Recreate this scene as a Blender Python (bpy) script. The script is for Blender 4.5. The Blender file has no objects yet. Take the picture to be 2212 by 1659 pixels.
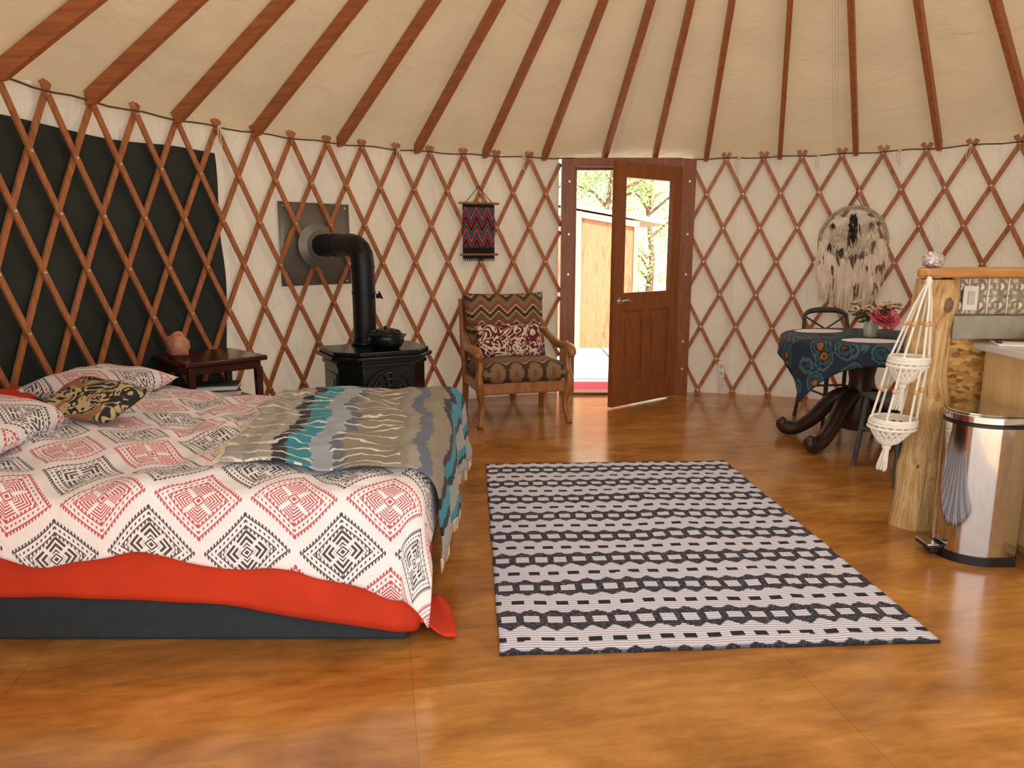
import bpy, math, random, bmesh
from mathutils import Vector, Matrix, noise
random.seed(7)
sc = bpy.context.scene
COL = sc.collection
rad = math.radians
CX, CY, R, WALLZ = 1.15, 3.27, 3.55, 2.095
RW = 3.585

# ---------------------------------------------------------------- materials
def lin(c):
    return tuple(((x/255.0)/12.92 if x/255.0 <= 0.04045 else ((x/255.0+0.055)/1.055)**2.4) for x in c[:3]) + (1.0,)

class NB:
    def __init__(s, name):
        s.mat = bpy.data.materials.new(name); s.mat.use_nodes = True
        s.nt = s.mat.node_tree; s.p = s.nt.nodes['Principled BSDF']
        s.out = s.nt.nodes['Material Output']
    def n(s, t): return s.nt.nodes.new(t)
    def link(s, a, b): s.nt.links.new(a, b)
    def put(s, sock, v):
        if isinstance(v, bpy.types.NodeSocket): s.link(v, sock)
        else: sock.default_value = v
    def m(s, op, a, b=None, c=None):
        nd = s.n('ShaderNodeMath'); nd.operation = op
        s.put(nd.inputs[0], a)
        if b is not None: s.put(nd.inputs[1], b)
        if c is not None: s.put(nd.inputs[2], c)
        return nd.outputs[0]
    def add(s,a,b): return s.m('ADD',a,b)
    def sub(s,a,b): return s.m('SUBTRACT',a,b)
    def mul(s,a,b): return s.m('MULTIPLY',a,b)
    def mx(s,a,b): return s.m('MAXIMUM',a,b)
    def mn(s,a,b): return s.m('MINIMUM',a,b)
    def ab(s,a): return s.m('ABSOLUTE',a)
    def fr(s,a): return s.m('FRACT',a)
    def fl(s,a): return s.m('FLOOR',a)
    def gt(s,a,b): return s.m('GREATER_THAN',a,b)
    def lt(s,a,b): return s.m('LESS_THAN',a,b)
    def band(s,a,lo,hi): return s.mul(s.gt(a,lo), s.lt(a,hi))
    def co(s, kind='Object'):
        tc = s.n('ShaderNodeTexCoord'); return tc.outputs[kind]
    def xyz(s, v):
        nd = s.n('ShaderNodeSeparateXYZ'); s.link(v, nd.inputs[0]); return nd.outputs
    def mapv(s, v, scale=(1,1,1), rot=(0,0,0), loc=(0,0,0)):
        nd = s.n('ShaderNodeMapping'); s.link(v, nd.inputs[0])
        nd.inputs['Scale'].default_value = scale; nd.inputs['Rotation'].default_value = rot
        nd.inputs['Location'].default_value = loc
        return nd.outputs[0]
    def noise(s, v, scale=5, detail=3, rough=.5, dist=0):
        nd = s.n('ShaderNodeTexNoise'); s.link(v, nd.inputs['Vector'])
        nd.inputs['Scale'].default_value = scale; nd.inputs['Detail'].default_value = detail
        nd.inputs['Roughness'].default_value = rough; nd.inputs['Distortion'].default_value = dist
        return nd.outputs['Fac']
    def vor(s, v, scale=5, out='Distance'):
        nd = s.n('ShaderNodeTexVoronoi'); s.link(v, nd.inputs['Vector'])
        nd.inputs['Scale'].default_value = scale
        return nd.outputs[out]
    def mix(s, f, a, b, mode='MIX'):
        nd = s.n('ShaderNodeMix'); nd.data_type = 'RGBA'; nd.blend_type = mode
        s.put(nd.inputs[0], f); s.put(nd.inputs[6], a); s.put(nd.inputs[7], b)
        return nd.outputs[2]
    def ramp(s, f, stops, interp='LINEAR'):
        nd = s.n('ShaderNodeValToRGB'); cr = nd.color_ramp; cr.interpolation = interp
        while len(cr.elements) > 1: cr.elements.remove(cr.elements[-1])
        cr.elements[0].position = stops[0][0]; cr.elements[0].color = stops[0][1]
        for p, c in stops[1:]:
            e = cr.elements.new(p); e.color = c
        s.put(nd.inputs[0], f); return nd.outputs[0]
    def bump(s, h, strength=.3, dist=.01):
        nd = s.n('ShaderNodeBump'); nd.inputs['Strength'].default_value = strength
        nd.inputs['Distance'].default_value = dist
        s.put(nd.inputs['Height'], h); s.link(nd.outputs[0], s.p.inputs['Normal'])
        return nd.outputs[0]
    def base(s, c): s.put(s.p.inputs['Base Color'], c)
    def rough(s, r): s.put(s.p.inputs['Roughness'], r)

def pm(name, col, rough=.6, metal=0, var=.15, vs=8, bump=0, bs=40, bd=.004, stretch=(1,1,1), spec=None):
    b = NB(name); c = lin(col); co = b.mapv(b.co(), stretch)
    lo = tuple(x*(1-var) for x in c[:3])+(1,); hi = tuple(min(1,x*(1+var)) for x in c[:3])+(1,)
    if var > 0:
        b.base(b.ramp(b.noise(co, vs, 4), [(.3,lo),(.7,hi)]))
    else: b.base(c)
    b.rough(rough); b.p.inputs['Metallic'].default_value = metal
    if spec is not None: b.p.inputs['Specular IOR Level'].default_value = spec
    if bump: b.bump(b.noise(co, bs, 3), bump, bd)
    return b.mat

def wood(name, c1, c2, stretch=(8,8,.6), scale=6, rough=.45, bump=.15):
    b = NB(name); co = b.mapv(b.co(), stretch)
    n = b.noise(co, scale, 6, .6, .6)
    b.base(b.ramp(n, [(.28,lin(c1)),(.72,lin(c2))])); b.rough(rough)
    b.bump(n, bump, .003); return b.mat

def canvas(name, col, trans=.35, tcol=None, roof=False):
    b = NB(name); co = b.co()
    c = lin(col); lo = tuple(x*.90 for x in c[:3])+(1,)
    colr = b.ramp(b.noise(co, 1.6, 3), [(.35,lo),(.65,c)])
    o = b.xyz(co)
    ang = b.m('ARCTAN2', b.sub(o[1],CY), b.sub(o[0],CX))
    rr = b.m('SQRT', b.add(b.mul(b.sub(o[1],CY),b.sub(o[1],CY)), b.mul(b.sub(o[0],CX),b.sub(o[0],CX))))
    k = 12 if roof else 10
    f = b.fr(b.add(b.mul(ang, k/(2*math.pi)), .37))
    dist = b.mul(b.mul(b.ab(b.sub(f,.5)), 2*math.pi/k), rr)
    seam = b.mx(b.band(dist,.016,.020), b.lt(dist,.002))
    colr = b.mix(b.mul(seam,.35), colr, lin((120,100,70)))
    b.base(colr); b.rough(.85); b.p.inputs['Specular IOR Level'].default_value=.2
    if roof:
        cb = b.n('ShaderNodeCombineXYZ'); b.link(b.mul(ang,3.2), cb.inputs[0]); b.link(b.mul(rr,2.4), cb.inputs[1])
        wr = b.noise(cb.outputs[0], 2.0, 4, .55, .9)
    else:
        cb = b.n('ShaderNodeCombineXYZ'); b.link(b.mul(ang,9), cb.inputs[0]); b.link(b.mul(o[2],1.3), cb.inputs[1])
        wr = b.noise(cb.outputs[0], 1.8, 4, .55, 1.0)
    h = b.add(b.mul(wr, 1.0), b.mul(b.noise(co, 200, 2), .008))
    nr = b.bump(h, 1.0, .04 if roof else .055)
    tr = b.n('ShaderNodeBsdfTranslucent'); b.put(tr.inputs[0], b.mix(1.0, colr, lin(tcol or (255,255,255)), 'MULTIPLY')); b.link(nr, tr.inputs['Normal'])
    ms = b.n('ShaderNodeMixShader'); ms.inputs[0].default_value = trans
    b.link(b.p.outputs[0], ms.inputs[1]); b.link(tr.outputs[0], ms.inputs[2])
    b.link(ms.outputs[0], b.out.inputs[0]); return b.mat

M = {}
M['canvas'] = canvas('wall_canvas', (222,210,190), .11)
M['roof'] = canvas('roof_canvas', (222,207,180), .055, (255,240,215), roof=True)
M['green'] = pm('dark_green_cloth', (36,44,38), .8, var=.25, vs=3, bump=.3, bs=12, bd=.01)
M['lattice'] = wood('lattice_fir', (136,80,44), (194,126,76), (6,6,1.2), 8, .5)
M['rafter'] = wood('rafter_fir', (138,78,40), (186,112,62), (.6,9,9), 5, .5)
M['doorwood'] = wood('door_fir', (112,60,26), (156,92,44), (9,9,.8), 6, .42)
M['steel'] = pm('rivet_steel', (225,222,212), .4, .6, var=0)
M['rope'] = pm('dark_cable', (84,72,52), .8, var=.2, vs=60)
M['cream_cord'] = pm('cream_cord', (214,204,180), .9, var=.1, vs=60, bump=.3, bs=300)

def floor_mat():
    b = NB('stained_plywood'); co = b.mapv(b.co(), (1,1,1), (0,0,rad(-10)), (-.06,.35,0))
    o = b.xyz(co)
    sx = b.m('DIVIDE', o[0], 1.22); row = b.fl(sx)
    sy = b.add(b.m('DIVIDE', o[1], 2.44), b.mul(b.fr(b.mul(row,.5)), 1.0))
    fx = b.fr(sx); fy = b.fr(sy)
    ex = b.mul(b.mn(fx, b.sub(1,fx)), 1.22); ey = b.mul(b.mn(fy, b.sub(1,fy)), 2.44)
    seam = b.lt(b.mn(ex, ey), .0012)
    idn = b.n('ShaderNodeTexWhiteNoise'); idn.noise_dimensions='2D'
    cb = b.n('ShaderNodeCombineXYZ'); b.link(row, cb.inputs[0]); b.link(b.fl(sy), cb.inputs[1]); b.link(cb.outputs[0], idn.inputs['Vector'])
    idv = idn.outputs[0]
    blot = b.noise(b.mapv(co,(1.0,2.0,1)), 2.0, 6, .60, .5)
    gr = b.noise(b.mapv(co,(.6,3.0,1)), 9, 6, .65, .25)
    f = b.add(b.add(b.mul(blot,.66), b.mul(gr,.36)), b.mul(b.sub(idv,.5),.05))
    c = b.ramp(f, [(.34,lin((128,80,32))),(.47,lin((160,106,46))),(.58,lin((182,126,60))),(.70,lin((206,152,84)))])
    c = b.mix(b.mul(seam,.40), c, lin((70,40,16)))
    b.base(c)
    b.rough(b.m('MULTIPLY_ADD', gr, .16, .10))
    b.p.inputs['Specular IOR Level'].default_value=.75
    b.bump(b.add(b.mul(gr,.3), b.mul(seam,-1.0)), .06, .003)
    return b.mat
M['floor'] = floor_mat()

def duvet_mat():
    b = NB('diamond_print_cotton'); o = b.xyz(b.co('UV'))
    U = b.m('DIVIDE', b.add(o[0], .706), .31); V = b.m('DIVIDE', b.sub(o[1], 2.285), .355)
    p = b.add(b.add(U,V),.5); q = b.add(b.sub(U,V),.5)
    r = b.sub(b.fl(p), b.fl(q)); par = b.gt(b.fr(b.add(b.mul(r,.5),10.0)), .25)
    a_ = b.sub(b.fr(p),.5); b_ = b.sub(b.fr(q),.5)
    du = b.ab(b.mul(b.add(a_,b_),.5)); dv = b.ab(b.mul(b.sub(a_,b_),.5))
    m = b.mul(b.add(du, b.mul(dv,1.22)), 2.0)
    m = b.mul(m, 1.06)
    def tick(lo,hi,k,w): return b.mul(b.band(m,lo,hi), b.lt(b.fr(b.mul(du,k)),w))
    ink = b.band(m,.885,.925)
    ink = b.mx(ink, tick(.92,.99,30,.55))
    ink = b.mx(ink, tick(.75,.81,22,.42))
    ink = b.mx(ink, b.band(m,.64,.675))
    ink = b.mx(ink, tick(.58,.64,26,.5))
    wedge = b.gt(b.ab(b.sub(du, b.mul(dv,1.22))), .03)
    rings = b.lt(b.fr(b.mul(m,12)), .52)
    inner = b.mul(b.mul(b.band(m,.18,.55), rings), wedge)
    bars = b.mul(b.band(m,.2,.56), b.lt(b.fr(b.mul(b.add(du,dv),16)),.56))
    ink = b.mx(ink, b.mx(b.mul(inner, b.sub(1.0,par)), b.mul(b.mul(bars,par),wedge)))
    ink = b.mx(ink, b.lt(m,.06)); ink = b.mx(ink, b.band(m,.11,.155))
    inkc = b.mix(par, lin((186,36,44)), lin((22,22,30)))
    b.base(b.mix(b.mul(ink,.93), lin((230,224,226)), inkc)); b.rough(.85)
    b.p.inputs['Sheen Weight'].default_value = .15
    uv=b.co('UV')
    b.bump(b.add(b.noise(uv, 12, 4, .55, .6), b.mul(b.noise(uv,38,2),.15)), .45, .02)
    return b.mat
M['duvet'] = duvet_mat()

def blanket_mat():
    b = NB('striped_wool'); uv = b.co('UV'); o = b.xyz(uv)
    jag = b.mul(b.sub(b.noise(b.mapv(uv,(2,1,1)), 22, 3, .6), .5), .022)
    tri = b.mul(b.ab(b.sub(b.fr(b.mul(o[1],20)),.5)), .024)
    u = b.add(b.add(o[0], jag), tri)
    T = lin((146,141,130)); K = lin((26,28,34)); TE = lin((34,136,154)); LG = lin((156,164,174)); DG = lin((96,104,116)); SL = lin((94,100,114)); Gg = lin((162,160,154)); TA = lin((136,126,108))
    c = b.ramp(b.m('DIVIDE', u, 1.3), [(0,Gg),(.055,T),(.09,Gg),(.130,K),(.170,TE),(.235,LG),(.30,DG),(.335,TA),(.50,T),(.53,SL),(.57,TA),(.64,K),(.67,TE),(.72,K),(.75,Gg),(.83,TE),(.86,K),(.88,Gg)], 'CONSTANT')
    wob = b.noise(b.mapv(uv,(1.2,1,1)), 6, 3, .55)
    ln = b.fr(b.add(b.mul(o[1], 15), b.mul(wob, 2.2)))
    thin = b.lt(ln, b.mul(b.noise(uv, 9, 2), .32))
    msk = b.mx(b.band(o[0], .0, .31), b.band(o[0], .38, .62))
    c = b.mix(b.mul(b.mul(thin, msk), .9), c, lin((228,222,208)))
    fine = b.noise(b.mapv(uv,(40,260,1)), 2, 3)
    c = b.mix(b.mul(fine,.25), c, b.mix(.5, c, lin((20,18,16))))
    b.base(c); b.rough(.95); b.p.inputs['Sheen Weight'].default_value = .1
    b.bump(b.add(b.noise(uv, 220, 2), b.mul(b.noise(uv,14,3),3.0)), .6, .005); return b.mat
M['blanket'] = blanket_mat()

def rug_mat():
    b = NB('black_white_flatweave'); uv = b.co('UV'); o = b.xyz(uv)
    q = .0075
    vq = b.mul(b.fl(b.m('DIVIDE', o[1], q)), q)
    wig = b.mul(b.sub(b.noise(uv, 2.2, 2), .5), .022)
    t = b.fr(b.m('DIVIDE', b.add(vq, wig), .262))
    cu = b.fr(b.m('DIVIDE', b.add(o[0], b.mul(b.sub(b.noise(uv,5,1),.5),.02)), .083)); tri = b.sub(1.0, b.mul(b.ab(b.sub(cu,.5)),2))
    stair = b.mul(b.fl(b.mul(tri, 5.0)), .026)
    white = b.mul(b.gt(t, b.add(-.02, stair)), b.lt(t, b.sub(.63, stair)))
    cu2 = b.fr(b.add(cu,.5))
    dashb = b.mul(b.band(t,.25,.36), b.band(cu2,.22,.78))
    dashw = b.mul(b.band(t,.715,.895), b.band(cu,.17,.83))
    w = b.mx(b.mul(white, b.sub(1.0,dashb)), dashw)
    rib = b.fr(b.m('DIVIDE', o[1], .015)); ribd = b.lt(rib,.26)
    w = b.mul(w, b.sub(1.0, b.mul(ribd,.55)))
    wf = b.noise(b.mapv(uv,(1,7,1)), 60, 2)
    nub = b.mul(b.gt(wf,.58), .26)
    w = b.mx(w, b.mul(nub, b.sub(1.0, white)))
    ends = b.mx(b.lt(o[1], .012), b.gt(o[1], 2.178))
    w = b.mul(w, b.sub(1.0, b.mul(ends,.7)))
    b.base(b.mix(w, lin((32,33,46)), lin((220,221,236)))); b.rough(.95)
    b.bump(b.add(b.ab(b.sub(rib,.5)), b.noise(uv,300,2)), .6, .004)
    return b.mat
M['rug'] = rug_mat()

def kilim_mat():
    b = NB('southwest_kilim'); co = b.co(); o = b.xyz(co)
    tri = b.mul(b.fl(b.mul(b.ab(b.sub(b.fr(b.m('DIVIDE', o[0], .145)),.5)), 10)), .055)
    f = b.fr(b.add(b.add(b.m('DIVIDE', o[1], .26), tri), 10.0))
    c = b.ramp(f, [(0,lin((66,44,34))),(.14,lin((170,146,108))),(.20,lin((118,66,50))),(.34,lin((104,84,54))),(.44,lin((170,142,102))),(.50,lin((60,40,32))),(.62,lin((182,158,120))),(.68,lin((128,74,54))),(.82,lin((128,104,72)))], 'CONSTANT')
    b.base(c); b.rough(.9); b.bump(b.noise(co,240,2), .4, .003); return b.mat
M['kilim'] = kilim_mat()

def floral_mat(name, bg, fg, scale=9, th=.5, fg2=None):
    b = NB(name); co = b.co()
    n = b.noise(co, scale, 1.5, .5, 2.2); w = b.fr(b.mul(n, 5))
    c = b.mix(b.gt(w, th), lin(bg), lin(fg))
    if fg2: c = b.mix(b.gt(b.noise(co, scale*.8, 2, .5, 1.2), .56), c, lin(fg2))
    b.base(c); b.rough(.85); b.bump(b.noise(co,200,2),.2,.002); return b.mat
M['floral_red'] = floral_mat('maroon_floral', (214,198,176), (96,22,36), 7, .42)
M['floral_dark'] = floral_mat('tapestry_floral', (176,158,112), (34,30,32), 8, .5, (146,96,70))

def tap_mat():
    b = NB('zigzag_weave'); co = b.co(); o = b.xyz(co)
    zz = b.mul(b.ab(b.sub(b.fr(b.m('DIVIDE', b.add(o[0],1.0), .098)),.5)), 1.1)
    f = b.fr(b.add(b.sub(b.m('DIVIDE', o[2], .19), zz), 10.0))
    K = lin((20,18,24))
    c = b.ramp(f, [(0,K),(.12,lin((186,44,40))),(.22,K),(.28,lin((40,92,150))),(.40,K),(.46,lin((206,96,44))),(.54,lin((170,36,56))),(.62,K),(.70,lin((44,130,120))),(.80,K),(.88,lin((190,70,50))),(.94,K)], 'CONSTANT')
    c = b.mix(b.mx(b.lt(o[2], -.14), b.gt(o[2], .195)), c, K)
    b.base(c); b.rough(.95); b.bump(b.noise(co,200,2),.4,.003); return b.mat
M['tapestry'] = tap_mat()

def cloth_mat():
    b = NB('batik_tablecloth'); uv = b.co('UV')
    d = b.vor(uv, 8.5); n = b.noise(uv, 26, 3, .6, 1.5)
    f = b.add(d, b.mul(b.sub(n,.5), .35))
    c = b.ramp(f, [(0,lin((30,22,16))),(.07,lin((150,94,36))),(.20,lin((110,62,24))),(.25,lin((12,18,26))),(.32,lin((50,84,98))),(.43,lin((16,26,40))),(.50,lin((62,98,108))),(.60,lin((26,42,60)))], 'CONSTANT')
    b.base(c); b.rough(.8); return b.mat
M['cloth'] = cloth_mat()

def osb_mat():
    b = NB('osb_board'); co = b.co()
    v = b.vor(b.mapv(co,(1,1,2.2),(0,.5,0)), 26, 'Color')
    n = b.noise(co, 40, 3)
    vx = b.xyz(v)[0]
    b.base(b.ramp(b.add(b.mul(vx,.7), b.mul(n,.3)), [(.15,lin((140,94,42))),(.45,lin((196,142,72))),(.75,lin((226,182,108)))]))
    b.rough(.55); b.bump(vx,.3,.004); return b.mat
M['osb'] = osb_mat()
def ply_mat():
    b = NB('red_plywood_siding'); co = b.co()
    n = b.noise(b.mapv(co,(5,5,.7)), 3, 6, .6, 2.0)
    b.base(b.ramp(n, [(.3,lin((168,104,70))),(.5,lin((184,122,86))),(.7,lin((146,82,52)))])); b.rough(.8); return b.mat
M['ply'] = ply_mat()
def log_mat():
    b = NB('peeled_pine_log'); co = b.co()
    n = b.noise(b.mapv(co,(7,7,.7)), 3.2, 6, .6, 1.6)
    ring = b.fr(b.mul(n, 6))
    c = b.ramp(n, [(.30,lin((156,110,64))),(.48,lin((210,174,116))),(.72,lin((226,198,144)))])
    c = b.mix(b.mul(b.lt(ring,.14),.5), c, lin((142,94,50)))
    b.base(c); b.rough(.45); b.bump(b.add(n,b.mul(ring,.15)), .6, .012); return b.mat
M['pine'] = log_mat()
M['barwood'] = wood('varnished_bar_wood', (156,98,46), (206,150,86), (1,8,8), 4, .3)
M['maple'] = wood('maple_panel', (198,162,108), (222,192,140), (4,4,.5), 4, .4, .05)
M['darkwood'] = wood('dark_walnut', (34,23,18), (66,42,30), (4,4,4), 4, .4, .1)
M['mahog'] = wood('mahogany', (44,20,14), (78,38,26), (2,8,8), 4, .22, .05)
M['chairwood'] = wood('honey_oak', (122,74,36), (176,118,62), (5,5,1), 6, .35)
M['iron'] = pm('black_enamel_iron', (18,27,25), .26, .35, var=.15, vs=12, bump=.08, bs=60)
M['pipe'] = pm('stovepipe_black', (30,30,31), .42, .55, var=.2, vs=5)
M['plate'] = pm('galvanised_plate', (124,120,110), .45, .35, var=.12, vs=4)
M['chrome'] = pm('chrome', (205,203,198), .2, 1, var=0)
M['brass'] = pm('dark_brass', (120,96,58), .35, .9, var=0)
M['black'] = pm('black_plastic', (16,16,17), .4, var=0)
M['base'] = pm('charcoal_fabric', (38,46,52), .85, var=.15, vs=20, bump=.2, bs=300)
M['mattress'] = pm('white_ticking', (214,210,204), .9, var=.05)
M['red'] = pm('orange_red_cotton', (194,50,8), .85, var=.12, vs=5, bump=.3, bs=9, bd=.02)
M['whitep'] = pm('white_plastic', (232,228,218), .35, var=0)
M['paper'] = pm('white_paper', (228,228,230), .8, var=.03)
M['concrete'] = pm('grey_ledge', (156,152,138), .6, var=.12, vs=18, bump=.2, bs=50)
M['laminate'] = pm('pale_countertop', (196,192,186), .25, var=.06, vs=40)
M['tin'] = pm('pressed_tin', (178,170,152), .42, .8, var=.2, vs=14)
M['tan_hide'] = pm('tan_hide', (230,218,194), .9, var=.2, vs=10, bump=.6, bs=35)
M['greyfur'] = pm('cream_fur', (236,224,206), 1, var=.16, vs=16, stretch=(2,2,.6))
M['brownfur'] = pm('brown_fur', (136,106,86), 1, var=.4, vs=16)
M['darkfur'] = pm('dark_fur', (54,44,42), 1, var=.4, vs=30, bump=1, bs=120, bd=.01)
M['feather'] = pm('brown_feather', (110,72,62), .8, var=.5, vs=18)
M['willow'] = pm('willow_hoop', (178,164,140), .8, var=.25, vs=30, bump=.4, bs=80)
M['salt'] = pm('pink_salt', (196,134,104), .4, var=.25, vs=14, bump=.6, bs=30, bd=.01)
M['crystal'] = pm('crackled_crystal', (206,200,196), .12, .4, var=.35, vs=60, bump=1, bs=70, bd=.008)
M['macrame'] = pm('macrame_cotton', (236,231,218), .95, var=.06, vs=80, bump=.6, bs=260, bd=.003)
M['bead'] = pm('wooden_bead', (206,166,120), .5, var=.1)
M['vase'] = pm('pale_ceramic', (184,190,184), .3, var=.08)
M['peony'] = pm('pink_petal', (240,128,144), .7, var=.25, vs=24)
M['whiteflower'] = pm('cream_petal', (206,184,160), .7, var=.3, vs=24)
M['stem'] = pm('green_stem', (62,78,44), .7, var=.3, vs=20)
M['greymetal'] = pm('blue_grey_metal', (80,88,90), .5, .3, var=.25, vs=18)
M['blackmetal'] = pm('charcoal_metal', (66,68,66), .5, .3, var=.25, vs=18)
M['lace'] = pm('white_lace', (226,220,226), .9, var=.12, vs=90, bump=.5, bs=200)
M['gold'] = pm('book_green', (40,66,52), .6, var=.1)
M['bookred'] = pm('book_rust', (116,52,34), .6, var=.1)
M['deck'] = pm('pale_concrete', (172,178,180), .9, var=.15, vs=3, bump=.3, bs=20)
M['earth'] = pm('dry_ground', (172,166,142), .95, var=.25, vs=1.5, bump=.4, bs=8)
M['mat'] = pm('red_mat', (176,48,60), .95, var=.15, vs=40)
M['trim_light'] = pm('pale_pine_trim', (190,168,128), .8, var=.1)
M['shedroof'] = pm('tan_roof_edge', (180,166,142), .7, var=.1)
M['bark'] = pm('bark', (122,94,76), .95, var=.35, vs=14, bump=.8, bs=30, bd=.02)
def leaf_mat():
    b = NB('leaves'); c = b.ramp(b.noise(b.co(), 3, 3), [(.3,lin((138,168,96))),(.7,lin((204,216,156)))])
    b.base(c); b.rough(.6)
    tr = b.n('ShaderNodeBsdfTranslucent'); b.link(c, tr.inputs[0])
    ms = b.n('ShaderNodeMixShader'); ms.inputs[0].default_value=.5
    b.link(b.p.outputs[0], ms.inputs[1]); b.link(tr.outputs[0], ms.inputs[2]); b.link(ms.outputs[0], b.out.inputs[0]); return b.mat
M['leaf'] = leaf_mat()
def steel_mat():
    b = NB('brushed_steel'); co = b.co()
    n = b.noise(b.mapv(co,(1,1,.02)), 160, 2)
    b.base(lin((200,202,202))); b.p.inputs['Metallic'].default_value = 1
    b.rough(b.m('MULTIPLY_ADD', n, .06, .06))
    return b.mat
M['brushed'] = steel_mat()
def glass_mat():
    b = NB('clear_glass')
    t = b.n('ShaderNodeBsdfTransparent'); g = b.n('ShaderNodeBsdfGlossy'); g.inputs['Roughness'].default_value=.02
    ms = b.n('ShaderNodeMixShader'); ms.inputs[0].default_value=.05; b.link(t.outputs[0], ms.inputs[1]); b.link(g.outputs[0], ms.inputs[2])
    b.link(ms.outputs[0], b.out.inputs[0]); return b.mat
M['glass'] = glass_mat()
def dome_mat():
    b = NB('milky_acrylic'); b.base(lin((235,235,235))); b.rough(.4)
    t = b.n('ShaderNodeBsdfTranslucent'); t.inputs[0].default_value=(.9,.9,.9,1)
    ms = b.n('ShaderNodeMixShader'); ms.inputs[0].default_value=.4; b.link(b.p.outputs[0], ms.inputs[1]); b.link(t.outputs[0], ms.inputs[2])
    b.link(ms.outputs[0], b.out.inputs[0]); return b.mat
M['dome'] = dome_mat()
M['darkglass'] = pm('stove_glass', (10,10,10), .08, var=0)

# ---------------------------------------------------------------- geometry
class G:
    def __init__(s): s.v=[]; s.f=[]; s.mi=[]; s.uv=[]; s.cur=0; s.T=None
    def add(s, vs, fs, uvs=None):
        o = len(s.v)
        s.v += [tuple(s.T @ Vector(p)) if s.T else tuple(p) for p in vs]
        for i, f in enumerate(fs):
            s.f.append([o+k for k in f]); s.mi.append(s.cur)
            s.uv.append([uvs[k] for k in f] if uvs else None)
    def box(s, c, d, rot=None):
        hx,hy,hz = d[0]/2,d[1]/2,d[2]/2
        P = [Vector((x,y,z)) for x in(-hx,hx) for y in(-hy,hy) for z in(-hz,hz)]
        if rot is not None: P = [rot @ p for p in P]
        C = Vector(c); s.add([p+C for p in P], [(0,1,3,2),(4,6,7,5),(0,4,5,1),(2,3,7,6),(0,2,6,4),(1,5,7,3)])
    def beam(s, p0, p1, w, h, up=Vector((0,0,1))):
        p0=Vector(p0); p1=Vector(p1); d=(p1-p0).normalized(); x=d.cross(up).normalized(); u=x.cross(d)
        vs=[]
        for p in (p0,p1):
            for a,b in ((-1,-1),(1,-1),(1,1),(-1,1)): vs.append(p+x*a*w/2+u*b*h/2)
        s.add(vs,[(3,2,1,0),(4,5,6,7),(0,1,5,4),(1,2,6,5),(2,3,7,6),(3,0,4,7)])
    def tube(s, pts, r, n=10, closed=False, fl=1.0, up=None):
        pts=[Vector(p) for p in pts]; k=len(pts)
        rr = r if isinstance(r,(list,tuple)) else [r]*k
        ref = Vector(up) if up else None; vs=[]; fs=[]
        prev=None
        for i,p in enumerate(pts):
            if closed: t=(pts[(i+1)%k]-pts[i-1])
            else: t=pts[min(i+1,k-1)]-pts[max(i-1,0)]
            t.normalize()
            if ref is not None: x=t.cross(ref)
            elif prev is None:
                x=t.cross(Vector((0,0,1)) if abs(t.z)<.9 else Vector((1,0,0)))
            else: x=prev-t*prev.dot(t)
            if x.length<1e-6: x=t.orthogonal()
            x.normalize(); prev=x; y=t.cross(x)
            for j in range(n):
                a=2*math.pi*j/n; vs.append(p+x*math.cos(a)*rr[i]*fl+y*math.sin(a)*rr[i])
        m = k if closed else k-1
        for i in range(m):
            for j in range(n):
                a=i*n+j; b=i*n+(j+1)%n; c=((i+1)%k)*n+(j+1)%n; d=((i+1)%k)*n+j
                fs.append((a,b,c,d))
        if not closed:
            fs.append(tuple(range(n-1,-1,-1))); fs.append(tuple((k-1)*n+j for j in range(n)))
        s.add(vs,fs)
    def lathe(s, prof, n=32, c=(0,0,0)):
        vs=[];fs=[];k=len(prof)
        for r,z in prof:
            for j in range(n):
                a=2*math.pi*j/n; vs.append((c[0]+r*math.cos(a),c[1]+r*math.sin(a),c[2]+z))
        for i in range(k-1):
            for j in range(n):
                fs.append((i*n+j,i*n+(j+1)%n,(i+1)*n+(j+1)%n,(i+1)*n+j))
        if prof[0][0]>1e-5: fs.append(tuple(range(n-1,-1,-1)))
        if prof[-1][0]>1e-5: fs.append(tuple((k-1)*n+j for j in range(n)))
        s.add(vs,fs)
    def prism(s, poly, z0, z1, rot=None, c=(0,0,0)):
        n=len(poly); C=Vector(c)
        vs=[Vector((x,y,z0)) for x,y in poly]+[Vector((x,y,z1)) for x,y in poly]
        if rot is not None: vs=[rot@p for p in vs]
        vs=[p+C for p in vs]
        fs=[tuple(range(n-1,-1,-1)),tuple(range(n,2*n))]+[(i,(i+1)%n,n+(i+1)%n,n+i) for i in range(n)]
        s.add(vs,fs)
    def grid(s, fn, nu, nv, uvf=None):
        vs=[];uvs=[];fs=[]
        for i in range(nu+1):
            for j in range(nv+1):
                u=i/nu;v=j/nv; vs.append(fn(u,v)); uvs.append(uvf(u,v) if uvf else (u,v))
        w=nv+1
        for i in range(nu):
            for j in range(nv): fs.append((i*w+j,(i+1)*w+j,(i+1)*w+j+1,i*w+j+1))
        s.add(vs,fs,uvs)
    def blob(s, c, r, n=14, m=10, amp=.0, fs_=3, seed=0):
        vs=[];fs=[];c=Vector(c)
        for i in range(m+1):
            th=math.pi*i/m
            for j in range(n):
                ph=2*math.pi*j/n
                d=Vector((math.sin(th)*math.cos(ph),math.sin(th)*math.sin(ph),math.cos(th)))
                k=1+amp*noise.noise(d*fs_+Vector((seed,seed*.7,0)))
                vs.append(c+Vector((d.x*r[0],d.y*r[1],d.z*r[2]))*k)
        for i in range(m):
            for j in range(n): fs.append((i*n+j,(i+1)*n+j,(i+1)*n+(j+1)%n,i*n+(j+1)%n))
        s.add(vs,fs)
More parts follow.
